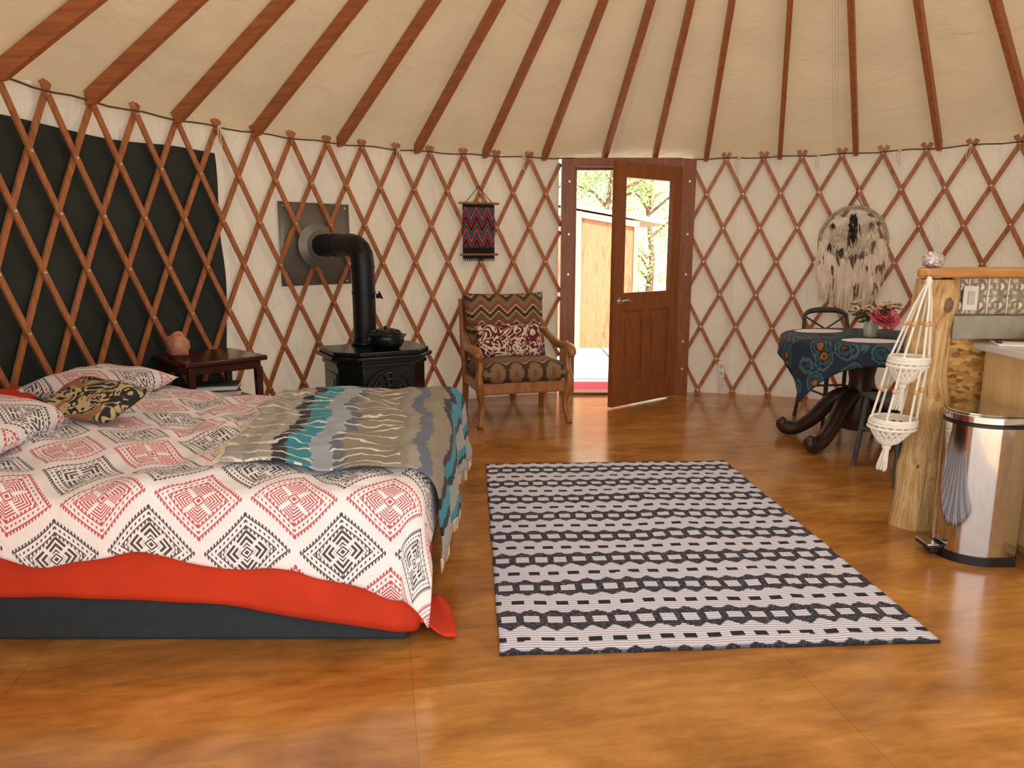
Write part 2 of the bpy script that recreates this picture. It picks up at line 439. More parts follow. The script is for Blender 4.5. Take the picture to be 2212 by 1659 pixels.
    def pillow(s, w, d, h, p=2.6, n=24, rim=.0, amp=.0):
        def f(sg):
            def g(u,v):
                x=u*2-1;y=v*2-1
                k=max(0,(1-abs(x)**p))**.5*max(0,(1-abs(y)**p))**.5
                wr=amp*noise.noise(Vector((x*2.5,y*2.5,sg)))
                return Vector((x*w/2*(1-.05*abs(x)**4*(1-abs(y)**2)), y*d/2*(1-.05*abs(y)**4*(1-abs(x)**2)), sg*(h/2*k)+wr*k))
            return g
        s.grid(f(1),n,n,lambda u,v:(u*w,v*d))
        s.grid(lambda u,v:f(-1)(1-u,v),n,n,lambda u,v:(u*w,v*d))

def props(o, label=None, category=None, group=None, kind=None):
    if label: o['label']=label
    if category: o['category']=category
    if group: o['group']=group
    if kind: o['kind']=kind

def mk(name, g, mats, loc=(0,0,0), rot=(0,0,0), parent=None, smooth=True, bevel=0, ang=38, **kw):
    me=bpy.data.meshes.new(name); me.from_pydata(g.v,[],g.f)
    if not isinstance(mats,(list,tuple)): mats=[mats]
    for m in mats: me.materials.append(m)
    me.polygons.foreach_set('material_index', g.mi)
    if any(u is not None for u in g.uv):
        ul=me.uv_layers.new(name='UVMap')
        for p,u in zip(me.polygons,g.uv):
            if u:
                for li,c in zip(p.loop_indices,u): ul.data[li].uv=c
    me.update()
    bm=bmesh.new(); bm.from_mesh(me); bmesh.ops.remove_doubles(bm,verts=bm.verts,dist=1e-5)
    if not kw.pop('open',False): bmesh.ops.recalc_face_normals(bm,faces=bm.faces)
    bm.to_mesh(me); bm.free()
    if smooth:
        me.polygons.foreach_set('use_smooth',[True]*len(me.polygons)); me.set_sharp_from_angle(angle=rad(ang))
    o=bpy.data.objects.new(name,me); COL.objects.link(o)
    o.location=loc; o.rotation_euler=rot
    if parent: o.parent=parent
    if bevel:
        b=o.modifiers.new('Bevel','BEVEL'); b.width=bevel; b.segments=2; b.limit_method='ANGLE'; b.angle_limit=rad(40)
    props(o,**kw); return o

def solid(o,t,off=-1):
    m=o.modifiers.new('Solid','SOLIDIFY'); m.thickness=t; m.offset=off

def empty(name, loc, rotz=0, **kw):
    o=bpy.data.objects.new(name,None); COL.objects.link(o); o.empty_display_size=.1
    o.location=loc; o.rotation_euler=(0,0,rotz); props(o,**kw); return o

def pol(phi, r, z=0): return Vector((CX+r*math.cos(rad(phi)), CY+r*math.sin(rad(phi)), z))

# ================================================================= SHELL
g=G()
n=96; g.add([(CX,CY,0)]+[tuple(pol(360*i/n,RW+.06)) for i in range(n)],[(0,i+1,(i+1)%n+1) for i in range(n)])
mk('floor',g,M['floor'],smooth=False,kind='structure',label='glossy orange-brown stained plywood floor',open=True)

def wallfold(phi,z):
    return .012*noise.noise(Vector((phi*.35,z*.5,1)))+.014*math.exp(-((z-2.0)/.25)**2)*noise.noise(Vector((phi*.9,z*1.5,4)))
WT=WALLZ+.04
def wall_arc(a0,a1):
    g=G()
    g.grid(lambda u,v: pol(a0+(a1-a0)*u, RW+wallfold(a0+(a1-a0)*u,v*WT), v*WT), int(abs(a1-a0)*1.6), 24, lambda u,v:(rad(a1-a0)*u*RW,v*WT))
    return g
mk('wall_left',wall_arc(101.8,222),M['canvas'],kind='structure',label='cream canvas yurt wall',open=True)
mk('wall_right',wall_arc(82.6,-58),M['canvas'],kind='structure',label='white canvas yurt wall',open=True)
APEX=4.36
def conez(r): return WALLZ+.03+(APEX-WALLZ)*(1-r/R)
g=G()
def cone(u,v):
    ph=360*u; r=RW+.03-(RW+.03-.72)*v
    sag=.014*noise.noise(Vector((ph*.12,r*2.2,2)))
    return pol(ph,r,conez(r)+sag+.022)
g.grid(cone,300,30)
mk('ceiling',g,M['roof'],kind='structure',label='cream canvas conical yurt roof',open=True)
g=G(); g.tube([pol(10*i,.70,conez(.70)-.03) for i in range(36)],.06,8,closed=True)
mk('trim_1',g,M['rafter'],kind='structure',label='wooden central roof ring')
g=G(); g.lathe([(.78,-.02),(.72,.06),(.55,.16),(.3,.22),(0,.24)],40,(CX,CY,conez(.72)+.02))
mk('window_2',g,M['dome'],kind='structure',label='milky acrylic skylight dome over the roof ring')
g=G()
def win(u,v):
    ph=150.2+52*u+.6*noise.noise(Vector((v*3,0,0)))*(1-u); z=.28+1.66*v+.02*noise.noise(Vector((u*6,1,0)))
    return pol(ph,RW-.018+.008*noise.noise(Vector((ph*.25,z*1.2,7))),z)
g.grid(win,60,24)
mk('window_1',g,M['green'],kind='structure',label='dark green covered yurt window',open=True)

def lattice(top0, step, sign, lo, hi, count):
    g=G(); rows=7; rh=.2925; z0=.04
    for k in range(-4,count+4):
        for d in (-1,1):
            th=top0+sign*step*k; r0=R-.018 if d>0 else R-.034
            s0,s1=-.12,rows+.20
            N=12
            smp=[s0+(s1-s0)*i/(N*4) for i in range(N*4+1)]
            okk=[s for s in smp if lo<=th+d*(rows-s)*step/2<=hi]
            if len(okk)<4: continue
            a,b=okk[0],okk[-1]
            vs=[]; m=max(2,int((b-a)*2))
            for i in range(m+1):
                s=a+(b-a)*i/m; ph=th+d*(rows-s)*step/2; z=z0+s*rh
                p=pol(ph,r0,z); rd=Vector((math.cos(rad(ph)),math.sin(rad(ph)),0)); tg=Vector((-rd.y,rd.x,0))
                dr=(tg*(-d*rad(step/2)*R)+Vector((0,0,rh))).normalized(); sd=dr.cross(rd)
                for x,y in ((-1,-1),(1,-1),(1,1),(-1,1)): vs.append(p+sd*x*.0165+rd*y*.0065)
            fs=[(3,2,1,0),tuple(4*m+j for j in range(4))]
            for i in range(m):
                for j in range(4): fs.append((4*i+j,4*i+(j+1)%4,4*i+4+(j+1)%4,4*i+4+j))
            g.cur=0; g.add(vs,fs)
    g.cur=1
    for r in range(rows+1):
        for k in range(-1,count+2):
            ph=top0+sign*step*(k+(.5 if (rows-r)%2 else 0))
            if not(lo<=ph<=hi): continue
            z=z0+r*rh; rd=Vector((math.cos(rad(ph)),math.sin(rad(ph)),0))
            c=pol(ph,R-.040,z); g.tube([c,c-rd*.006],[.0085,.006],8)
    return g
mk('trim_2',lattice(101.6,4.88,1,101.6,206,22),[M['lattice'],M['steel']],smooth=False,kind='structure',label='brown wooden crisscross lattice with bolts')
mk('trim_3',lattice(83.2,5.04,-1,-36,83.2,24),[M['lattice'],M['steel']],smooth=False,kind='structure',label='brown wooden crisscross lattice with bolts')
g=G(); g.tube([pol(-36+ (206+36)*i/120,R-.052,WALLZ+.002+.006*math.sin(i*1.7)) for i in range(121)],.0055,6)
mk('trim_4',g,M['rope'],kind='structure',label='eave tension cable')
RAFT=[31.5,41.5,51.5,61.3,71,81,88.3,95.6,104.4,113.2,123.2,134.2,145.6,155.6,165.7,175.2,184]
base=None
for a in RAFT:
    if base is None:
        g=G(); L=R-.72
        x0,x1=0,L-.035; zt=lambda x: conez(.72+x)
        w=.019; h=.098
        pr=[(x0,zt(x0)),(x1,zt(x1)),(x1,zt(x1)-h*.75),(x1-.05,zt(x1-.05)-h),(x0,zt(x0)-h)]
        vs=[(x,-w,z) for x,z in pr]+[(x,w,z) for x,z in pr]; n=5
        g.add(vs,[tuple(range(n)),tuple(range(2*n-1,n-1,-1))]+[(i,n+i,n+(i+1)%n,(i+1)%n) for i in range(n)])
        o=mk('rafter',g,M['rafter'],smooth=False,bevel=.003); base=o
    else:
        o=base.copy(); COL.objects.link(o)
    o.location=pol(a,.72,0); o.rotation_euler=(0,0,rad(a))
    props(o,'brown wooden roof rafter resting on the lattice wall','rafter','roof rafters')

tb=None
for a,zz in ((150.5,.12),(126,.09),(107.5,.12),(76.5,.15),(66,.13),(56,.1),(48,.13)):
    if tb is None:
        g=G()
        g.tube([(0,0,0),(.006,-.01,-.03),(-.004,-.012,-.07),(.01,-.012,-.12)],.0035,6)
        g.tube([(0,0,0),(-.016,-.01,-.03),(-.02,-.012,-.06),(-.012,-.012,-.10)],.0035,6)
        g.blob((0,-.004,0),(.014,.012,.012))
        o=mk('cord_tie',g,M['cream_cord']); tb=o
    else: o=tb.copy(); COL.objects.link(o)
    o.location=pol(a,R-.06,WALLZ); o.rotation_euler=(0,0,rad(a-90))
    props(o,'cream cord tied to the eave cable','cord','eave cord ties')

# door frame
g=G()
for x0,x1 in ((.435,.545),(1.475,1.60)):
    g.box(((x0+x1)/2,6.73,1.045),(x1-x0,.15,2.09))
g.box((1.01,6.73,2.062),(.93,.142,.075))
g.box((.557,6.745,1.02),(.024,.06,2.03)); g.box((1.463,6.775,1.02),(.024,.05,2.03)); g.box((1.01,6.77,2.02),(.9,.05,.03))
g.box((1.01,6.76,.012),(.925,.16,.024))
g.cur=1
for x in (.50,1.545):
    for z in (.25,.5,1.1,1.45,1.9): 
        g.tube([(x,6.655,z),(x,6.648,z)],.010,8)
mk('trim_5',g,[M['doorwood'],M['steel']],smooth=False,kind='structure',label='reddish wooden door frame')

LW=.84
g=G(); T=.042; Z0,Z1=.015,2.01
g.box((.06,0,(Z0+Z1)/2),(.12,T,Z1-Z0)); g.box((LW-.06,0,(Z0+Z1)/2),(.12,T,Z1-Z0))
g.box((LW/2,0,1.95),(LW-.24,T-.002,.12)); g.box((LW/2,0,.89),(LW-.24,T-.002,.15)); g.box((LW/2,0,.11),(LW-.24,T-.002,.19))
g.box((LW/2,0,.50),(.10,T-.004,.63))
g.box((.25,0,.50),(.30,.014,.64)); g.box((LW-.25,0,.50),(.30,.014,.64))
for cx in (.248,LW-.248): g.box((cx,0,.50),(.17,.030,.50))
door=mk('door_1',g,M['doorwood'],loc=(1.458,6.62,0),rot=(0,0,rad(220.2)),smooth=False,kind='structure',label='open reddish-brown wooden door with a glass upper pane')
g=G(); g.add([(.115,0,.96),(LW-.115,0,.96),(LW-.115,0,1.9),(.115,0,1.9)],[(0,1,2,3)]); mk('door_glass',g,M['glass'],parent=door,smooth=False,open=True)
g=G()
for s in (-1,1):
    g.tube([(LW-.06,s*.02,.90),(LW-.06,s*.028,.90)],.028,20); g.tube([(LW-.06,s*.028,.90),(LW-.06,s*.06,.90)],.010,12)
    g.tube([(LW-.06,s*.06,.90),(LW-.09,s*.065,.903),(LW-.13,s*.062,.905),(LW-.17,s*.058,.895)],[.010,.010,.009,.007],10)
mk('door_handle',g,M['chrome'],parent=door)
for z in (.25,1.05,1.82):
    g=G(); g.tube([(0,-.026,z-.05),(0,-.026,z+.05)],.009,10); g.box((.02,-.022,z),(.04,.003,.09)); mk('hinge',g,M['brass'],parent=door)

# ================================================================= OUTSIDE
g=G(); g.grid(lambda u,v:Vector((-14+30*u,6.9+26*v,-.14+ (0.9*max(0,v-.35))+.02*noise.noise(Vector((u*12,v*12,0))))),60,60)
mk('ground',g,M['earth'],kind='structure',label='dry pale ground outside',open=True)
g=G()
for i in range(4):
    for j in range(4): g.box((-1.2+i*1.22+.6,7.25+j*.82,-.07),(1.19,.79,.1))
mk('patio',g,M['deck'],smooth=False,bevel=.008,label='pale concrete paver patio outside the doorway',category='patio')
g=G(); g.box((1.0,7.16,-.008),(.85,.42,.02)); mk('doormat',g,M['mat'],smooth=False,bevel=.005,label='red doormat lying outside the open door',category='doormat')
shed=empty('shed',(1.1,10.6,-.12),label='reddish plywood shed with a pale sloping roof',category='shed')
g=G(); g.prism([(-1.1,0),(.66,0),(.66,1.82),(-1.1,2.12)],0,1.5,rot=Matrix.Rotation(rad(90),3,'X'),c=(0,1.5,0)); mk('shed_wall',g,M['ply'],parent=shed,smooth=False)
g=G(); g.beam((-1.3,.85,2.22),(1.05,.85,1.80),1.75,.06); mk('shed_roof',g,M['shedroof'],parent=shed,smooth=False)
for c_,d_ in (((-.17,-.02,.98),(.08,.05,1.95)),((.64,-.01,.9),(.06,.04,1.8)),((-.65,-.02,1.93),(.9,.04,.07))):
    g=G(); g.box(c_,d_); mk('shed_trim',g,M['trim_light'],parent=shed,smooth=False)
g=G(); g.beam((-1.1,-.02,2.07),(.68,-.02,1.77),.03,.08); mk('shed_fascia',g,M['trim_light'],parent=shed,smooth=False)
def tree(x,y,h,cr,seed,n=3200):
    rnd=random.Random(seed)
    t=empty('tree',(x,y,-.1),label='leafy green tree beyond the shed',category='tree',group='trees outside')
    g=G(); tips=[]
    g.tube([(0,0,0),(.1,.05,h*.25),(-.05,0,h*.5),(.1,0,h*.8)],[.10,.07,.05,.03],9)
    for i in range(9):
        a=rnd.uniform(0,6.28); z=h*rnd.uniform(.15,.6); L=cr*rnd.uniform(.5,.8)
        e=Vector((math.cos(a)*L,math.sin(a)*L,z+L*.6)); g.tube([(0,0,z),e*.5+Vector((0,0,z*.5+.1)),e],[.04,.025,.012],7); tips.append(e)
    mk('trunk',g,M['bark'],parent=t)
    g=G()
    cl=[(e,rnd.uniform(.35,.5)*cr) for e in tips]+[(Vector((rnd.uniform(-1,1)*cr*.5,rnd.uniform(-1,1)*cr*.5,h*rnd.uniform(.10,1))),cr*.45) for _ in range(16)]
    vs=[];fs=[]
    for i in range(n):
        c,r=rnd.choice(cl); d=Vector((rnd.gauss(0,1),rnd.gauss(0,1),rnd.gauss(0,1))).normalized()*r*rnd.uniform(.4,1)
        p=c+d; a=Vector((rnd.uniform(-1,1),rnd.uniform(-1,1),rnd.uniform(-1,1))).normalized()*rnd.uniform(.03,.06); b=a.orthogonal().normalized()*a.length*.6
        k=len(vs); vs+= [p-a,p+b,p+a,p-b]; fs.append((k,k+1,k+2,k+3))
    g.add(vs,fs); mk('foliage',g,M['leaf'],parent=t,smooth=False,open=True,kind='stuff')
for a in ((-.6,15.2,4.4,1.25,1),(1.9,15.0,4.0,1.2,2),(4.3,14.6,3.6,1.2,3),(3.2,17.6,4.6,1.2,5),(.7,17.8,4.8,1.2,4)): tree(*a)

# ================================================================= RUG
g=G(); rw,rl=1.51,2.19
def rugf(u,v):
    x=(u-.5)*rw+.007*noise.noise(Vector((v*9,0,3))); y=(v-.5)*rl+.008*noise.noise(Vector((u*8,5,0)))
    return Vector((x,y,.010+.005*noise.noise(Vector((x*3,y*3,0)))+ .004*math.exp(-((x-.2+.25*y)/.03)**2)))
g.grid(rugf,90,120,lambda u,v:(u*rw,v*rl))
rug=mk('rug',g,M['rug'],loc=(.652,3.385,0),rot=(0,0,rad(3.2)),label='black and white geometric flatweave rug on the floor',category='rug',open=True)
solid(rug,.008)

# ================================================================= BED
X0,X1,Y0,Y1=-2.2,-.36,2.35,3.86
bed=empty('bed',((X0+X1)/2,(Y0+Y1)/2,0),label='low queen bed with charcoal base and orange-red sheet',category='bed')
bx,by=(X0+X1)/2,(Y0+Y1)/2
g=G(); g.box((0,0,.11),(X1-X0,Y1-Y0,.22)); mk('bed_base',g,M['base'],parent=bed,bevel=.015)
g=G(); g.box((0,0,.36),(X1-X0-.02,Y1-Y0-.02,.28)); mk('mattress',g,M['mattress'],parent=bed,bevel=.05)
path=[]
yo,xo=Y0-.025,X1+.025
N=70
for i in range(N+1): path.append((X0+(xo-.05-X0)*i/N, yo, 0))
for i in range(1,7):
    a=rad(-90+90*i/6); path.append((xo-.05+.05*math.cos(a), yo+.05+.05*math.sin(a),1))
for i in range(1,N+1): path.append((xo,yo+.05+(Y1-yo-.05)*i/N,2))
g=G(); K=len(path)-1
def skirt(u,v):
    i=min(K,int(round(u*K))); x,y,t=path[i]
    dc=math.exp(-((i-N-3)/20.0)**2)
    zb=.178+.003*math.sin(i*.12)+.003*math.sin(i*.31)-.115*dc-.02*(i/K)
    z=.50+(zb-.50)*v
    w=(.004*math.sin(i*.35+1.2*math.sin(i*.13))+.006*noise.noise(Vector((i*.15,v*2,0))))*v+.02*dc*v
    nx,ny=((0,-1) if t==0 else (1,0) if t==2 else (.7,-.7))
    return Vector((x+nx*(w+.006)-bx,y+ny*(w+.006)-by,z))
g.grid(skirt,K,14)
sk=mk('bed_sheet',g,M['red'],parent=bed,open=True,label='orange-red sheet hanging over the base'); solid(sk,.004,1)
g=G(); g.grid(lambda u,v:Vector((X1+.03+.14*u*(1-.3*v)-bx, Y0-.0+.26*v-by, .012+.06*(1-u)*(1-.2*v)+.010*math.sin(u*7+v*4))),12,12)
fl_=mk('sheet_corner',g,M['red'],parent=bed,open=True); solid(fl_,.005)

def topz(x,y):
    t=(y-Y0)/(Y1-Y0); s=max(0,math.sin(math.pi*min(1,max(0,t))))
    z=.560+.042*s**.6
    h=max(0,min(1,(-1.35-x)/.7)); z+=.045*h*h*(3-2*h)*(.4+.6*min(1,max(0,(t-.15)/.3)))
    n1=noise.noise(Vector((x*3.0,y*3.0,0))); n2=noise.noise(Vector((x*7+3,y*7,2)))
    n3=noise.noise(Vector((x*4+2*noise.noise(Vector((x*2,y*2,9))),y*14,5)))
    return z+.032*n1+.020*n2+.011*n3*s - .024*max(0,math.exp(-((x+1.35+.3*(y-3))/.05)**2))*s
def drape(a,b,off,r0=.075,wav=.014,top=topz,flare=.05):
    cx=min(max(a,X0),X1); cy=min(max(b,Y0),Y1); da=a-cx; db=b-cy; d=math.hypot(da,db)
    if d<1e-9: return Vector((a,b,top(a,b)+off))
    r=r0+off; q=r*math.pi/2
    crn=abs(da*db)/(d*d)*2
    if d<q: an=d/r; out=r*math.sin(an); dn=r*(1-math.cos(an))
    else: out=r+ (d-q)*(flare+.18*crn) + wav*noise.noise(Vector((a*5,b*5,d*2)))*min(1,(d-q)/.1); dn=r+(d-q)
    return Vector((cx+da/d*out,cy+db/d*out,top(cx,cy)+off-dn))
g=G()
A0,A1,B0,B1=X0+.02,X1+.27,Y0-.30,Y1+.22
def duv(u,v):
    a=A0+(A1-A0)*u; b=B0+(B1-B0)*v
    w=.012*math.sin(a*6.5)+.008*math.sin(a*15+1)-.07*max(0,min(1,(-.75-a)/.6))*1.0+.20*max(0,min(1,(a+.7)/.3))
    if b<Y0: b=Y0-(Y0-b)*(1+w*1.6)
    return a,b
g.grid(lambda u,v:drape(*duv(u,v),.0),170,170,lambda u,v:duv(u,v))
dv=mk('duvet',g,M['duvet'],label='white duvet with red and black diamond print on the bed',category='duvet',open=True); solid(dv,.022)
g=G()
def bl(u,v):
    b=2.455+(Y1+.16-2.455)*v+.012*math.sin(u*9)*(1-v); aL=-1.0-.14*(b-2.45)+.018*math.sin(b*9)+.01*math.sin(b*23); aR=X1+.42+.02*math.sin(b*7)
    return aL+(aR-aL)*u, b, aL
def blp(u,v):
    a,b,_=bl(u,v); f=.014*noise.noise(Vector((a*9,b*3,5)))+.014*noise.noise(Vector((a*4,b*12,8)))
    p=drape(a,b,.022+abs(f),.07,.012,flare=.03)
    if a>X1+.06: p.x+=(.014*math.sin(b*15+1.5*math.sin(b*5))+.012)*min(1,(a-X1-.06)/.25)
    return p
g.grid(blp,120,150,lambda u,v:(bl(u,v)[0]-bl(u,v)[2],bl(u,v)[1]))
bk=mk('throw_blanket',g,M['blanket'],label='grey and teal striped wool blanket over the foot of the bed',category='blanket',open=True); solid(bk,.008,1)
g=G(); rnd=random.Random(11)
for i in range(150):
    v=i/149; p=blp(0,v); d=Vector((-rnd.uniform(.03,.055),rnd.uniform(-.015,.015),0))
    q=p+d; q.z=topz(q.x,q.y)+.008
    mid=(p+q)/2; mid.z+=.006
    g.tube([p+Vector((.004,0,.006)),mid,q],[.0022,.002,.0012],4)
for i in range(120):
    v=i/119; p=blp(1,v); g.tube([p,p+Vector((.004*math.sin(i),.004*math.cos(i*2.3),-.03)),p+Vector((.002,.006*math.sin(i*1.7),-.055))],[.0022,.002,.0012],4)
mk('fringe',g,M['cream_cord'],parent=bk,kind='stuff',label='short pale wool fringe')
def pil(name,w,d,h,mat,loc,rot,amp=.015,**kw):
    g=G(); g.pillow(w,d,h,2.6,26,0,amp); return mk(name,g,mat,loc=loc,rot=rot,ang=80,**kw)
pil('bed_pillow',.44,.62,.15,M['duvet'],(-2.00,2.70,.690),(0,rad(12),rad(4)),label='white pillow with diamond print at the bed head',category='pillow',group='bed pillows')
pil('bed_pillow',.44,.62,.14,M['duvet'],(-1.98,3.52,.685),(0,rad(5),rad(-4)),label='white diamond print pillow tucked against the wall',category='pillow',group='bed pillows')
pil('bed_pillow',.18,.34,.06,M['red'],(-2.21,3.20,.680),(0,rad(8),rad(0)),label='orange-red pillow behind the printed pillows',category='pillow',group='bed pillows')
pil('throw_pillow',.36,.27,.10,M['floral_dark'],(-1.74,3.02,.712),(rad(20),rad(6),rad(-14)),label='small tan and black floral throw pillow on the duvet',category='pillow')

# ================================================================= SIDE TABLE
st=empty('side_table',(-1.84,4.46,0),rad(46),label='dark mahogany square side table beside the bed',category='table')
g=G(); g.box((0,0,.675),(.50,.50,.03)); g.box((0,0,.635),(.44,.44,.05)); mk('table_top',g,M['mahog'],parent=st,bevel=.008)
for sx in (-1,1):
    for sy in (-1,1):
        g=G(); g.tube([(sx*.21,sy*.21,0),(sx*.205,sy*.205,.3),(sx*.205,sy*.205,.62)],[.018,.022,.028],4,up=(.7,.7,0)); mk('leg',g,M['mahog'],parent=st,smooth=False)
g=G(); g.box((0,0,.42),(.42,.42,.02)); mk('shelf',g,M['mahog'],parent=st,bevel=.004)
for i,(mt,z,a) in enumerate((('gold',.445,0),('bookred',.48,8),('gold',.515,-6))):
    g=G(); g.box((0,0,0),(.26,.18,.004)); g.box((0,0,.028),(.26,.18,.004)); g.box((-.128,0,.014),(.004,.18,.03)); g.cur=1; g.box((0.0,0,.014),(.25,.17,.024))
    mk('book',g,[M[mt],M['paper']],loc=(-1.77,4.36,z-.012),rot=(0,0,rad(a+20)),smooth=False,label='closed book stacked on the side table shelf' if i else 'green closed book under the stack on the shelf',category='book',group='books on the side table shelf')
g=G(); g.blob((0,0,.075),(.066,.062,.078),18,14,.22,2.2,3); g.cur=1; g.lathe([(.0,0),(.058,0),(.06,.012),(.05,.02),(0,.02)],24)
mk('salt_lamp',g,[M['salt'],M['mahog']],loc=(-1.98,4.36,.69),label='pink salt rock lamp on the side table',category='lamp')

# ================================================================= STOVE
stv=empty('wood_stove',(-.94,5.10,0),rad(30),label='black cast-iron wood stove with elbow stovepipe',category='stove')
def octo(w,d,ch,k=0):
    x,y=w/2+k,d/2+k; return [(-x+ch,-y),(x-ch,-y),(x,-y+ch),(x,y-.03),(x-.03,y),(-x+.03,y),(-x,y-.03),(-x,-y+ch)]
g=G(); g.prism(octo(.62,.48,.13),.16,.60)
g.prism(octo(.62,.48,.13,.018),.13,.17)
g.prism(octo(.62,.48,.13,.012),.55,.58)
for sx in (-1,1):
    g.box((sx*.312,.05,.37),(.012,.26,.26)); g.box((sx*.317,.05,.37),(.010,.19,.19))
mk('stove_body',g,M['iron'],parent=stv,bevel=.006)
g=G(); g.prism(octo(.68,.52,.14,.018),.60,.625); g.prism(octo(.68,.52,.14,.0),.625,.655)
g.lathe([(.10,.655),(.105,.672),(.09,.68),(.085,.655)],28,(-.02,.17,0)); mk('stove_top',g,M['iron'],parent=stv,bevel=.007)
def arch(w,h0,rise,n=14):
    return [(-w/2,0),(w/2,0)]+[(w/2*math.cos(math.pi*i/n),h0+rise*math.sin(math.pi*i/n)) for i in range(n+1)]
RX=Matrix.Rotation(rad(90),3,'X')
g=G(); g.prism(arch(.34,.16,.14),0,.03,rot=RX,c=(0,-.235,.24)); 
for rr in (.5,.75,1.0):
    g.tube([(.135*rr*math.cos(math.pi*i/14),-.275,.345+.17*rr*math.sin(math.pi*i/14)) for i in range(15)],.006,6)
for i in range(9):
    a=math.pi*i/8; g.tube([(.02*math.cos(a),-.275,.345+.02*math.sin(a)),(.135*math.cos(a),-.275,.345+.17*math.sin(a))],.0055,6)
g.tube([(-.15,-.272,.335),(.15,-.272,.335)],.008,6)
mk('stove_door',g,M['iron'],parent=stv)
g=G(); g.prism(arch(.27,.10,.165),0,.004,rot=RX,c=(0,-.266,.25)); mk('stove_glass',g,M['darkglass'],parent=stv)
g=G(); g.tube([(.18,-.26,.36),(.18,-.30,.36),(.18,-.31,.30)],.009,8); mk('stove_door_handle',g,M['chrome'],parent=stv)
for sx in (-1,1):
    for sy in (-1,1):
        g=G(); g.tube([(sx*.20,sy*.15,.15),(sx*.235,sy*.175,.08),(sx*.225,sy*.17,.03),(sx*.25,sy*.185,0)],[.04,.028,.02,.028],10); mk('leg',g,M['iron'],parent=stv)
hx,hy=-.304,.953
pp=[(-.02,.17,.66),(-.02,.17,.9),(-.02,.17,1.10),(-.02,.17,1.22)]
NE=4
for i in range(1,NE+1):
    a=rad(90*i/NE); rr=.115; pp.append((-.02+hx*rr*(1-math.cos(a)),.17+hy*rr*(1-math.cos(a)),1.235+rr*math.sin(a)))
for L in (.3,.42,.56): pp.append((-.02+hx*L,.17+hy*L,1.350))
g=G(); g.tube(pp,.080,32)
for z in (.70,1.02,1.20): g.lathe([(.078,z-.012),(.0835,z-.010),(.0835,z+.010),(.078,z+.012)],32,(-.02,.17,0))
for k in (8,9):
    P=Vector(pp[k]); d=Vector((hx,hy,0)); g.tube([P-d*.010,P+d*.010],.0835,32)
g.tube([(.05,.11,1.0),(.075,.095,1.0)],.016,12); g.tube([(.06,.08,1.03),(.09,.10,.98)],.006,8)
mk('stove_pipe',g,M['pipe'],parent=stv,ang=16)
g=G(); P=Vector((-.02+hx*.50,.17+hy*.50,1.350)); d=Vector((hx,hy,0)); g.tube([P,P+d*.02,P+d*.05],[.10,.105,.16],32); mk('pipe_collar',g,M['plate'],parent=stv)
g=G(); a0,a1=142.6,132.8
g.grid(lambda u,v:pol(a0+(a1-a0)*u,3.552,1.055+.605*v),12,2)
g.cur=1
for a in (a0-.6,a1+.6):
    for z in (1.08,1.36,1.63):
        rd=pol(a,1)-pol(a,0); c=pol(a,3.552,z); g.tube([c,c-rd*.006],.008,8)
sh=mk('heat_shield',g,[M['plate'],M['steel']],open=True,label='square metal heat shield plate on the canvas wall',category='metal plate'); solid(sh,.004)
ks=empty('cast_iron_steamer',(-.86,5.02,.655),rad(20),label='black cast-iron steamer pot on the stove top',category='kettle')
g=G(); g.lathe([(0,0),(.085,0),(.105,.015),(.125,.05),(.12,.088),(.128,.094),(.118,.098),(0,.098)],36); mk('pot',g,M['iron'],parent=ks)
g=G(); g.lathe([(.115,.098),(.105,.114),(.06,.132),(.0,.138)],36); g.blob((0,0,.144),(.014,.014,.012))
for i in range(10):
    a=2*math.pi*i/10; g.tube([(.04*math.cos(a),.04*math.sin(a),.136),(.10*math.cos(a+.2),.10*math.sin(a+.2),.119)],.004,6)
mk('lid',g,M['iron'],parent=ks)
g=G(); g.tube([(-.125,0,.075),(-.135,-.02,.095),(-.10,-.09,.105),(0,-.135,.11),(.10,-.09,.105),(.135,-.02,.095),(.125,0,.075)],.004,8); mk('bail_handle',g,M['iron'],parent=ks)

# ================================================================= ARMCHAIR
ch=empty('armchair',(.01,5.82,0),rad(16),label='oak armchair with southwestern kilim cushions by the lattice wall',category='chair')
def sm(pts,rr,k=5):
    P=[Vector(p) for p in pts]; out=[];ro=[]
    for i in range(len(P)-1):
        p0=P[max(i-1,0)];p1=P[i];p2=P[i+1];p3=P[min(i+2,len(P)-1)]
        for j in range(k):
            t=j/k; out.append(.5*((2*p1)+(p2-p0)*t+(2*p0-5*p1+4*p2-p3)*t*t+(3*p1-p0-3*p2+p3)*t**3)); ro.append(rr[i]+(rr[i+1]-rr[i])*t)
    out.append(P[-1]); ro.append(rr[-1]); return out,ro
for s in (-1,1):
    g=G(); p,r=sm([(s*.355,-.335,0),(s*.345,-.315,.06),(s*.33,-.30,.15),(s*.345,-.315,.25),(s*.355,-.32,.34),(s*.345,-.305,.44),(s*.35,-.29,.54)],[.028,.022,.024,.032,.034,.026,.026]); g.tube(p,r,10); mk('leg',g,M['chairwood'],parent=ch)
    g=G(); p,r=sm([(s*.335,.30,0),(s*.33,.26,.28),(s*.335,.30,.50),(s*.335,.385,.92)],[.024,.028,.028,.024]); g.tube(p,r,8); mk('leg',g,M['chairwood'],parent=ch)
    g=G(); p,r=sm([(s*.335,.31,.655),(s*.35,.16,.625),(s*.37,-.02,.575),(s*.375,-.18,.582),(s*.37,-.29,.578),(s*.365,-.345,.545),(s*.36,-.345,.51)],[.020,.026,.030,.032,.032,.028,.020]); g.tube(p,r,10,fl=1.25,up=(0,0,1)); mk('arm',g,M['chairwood'],parent=ch)
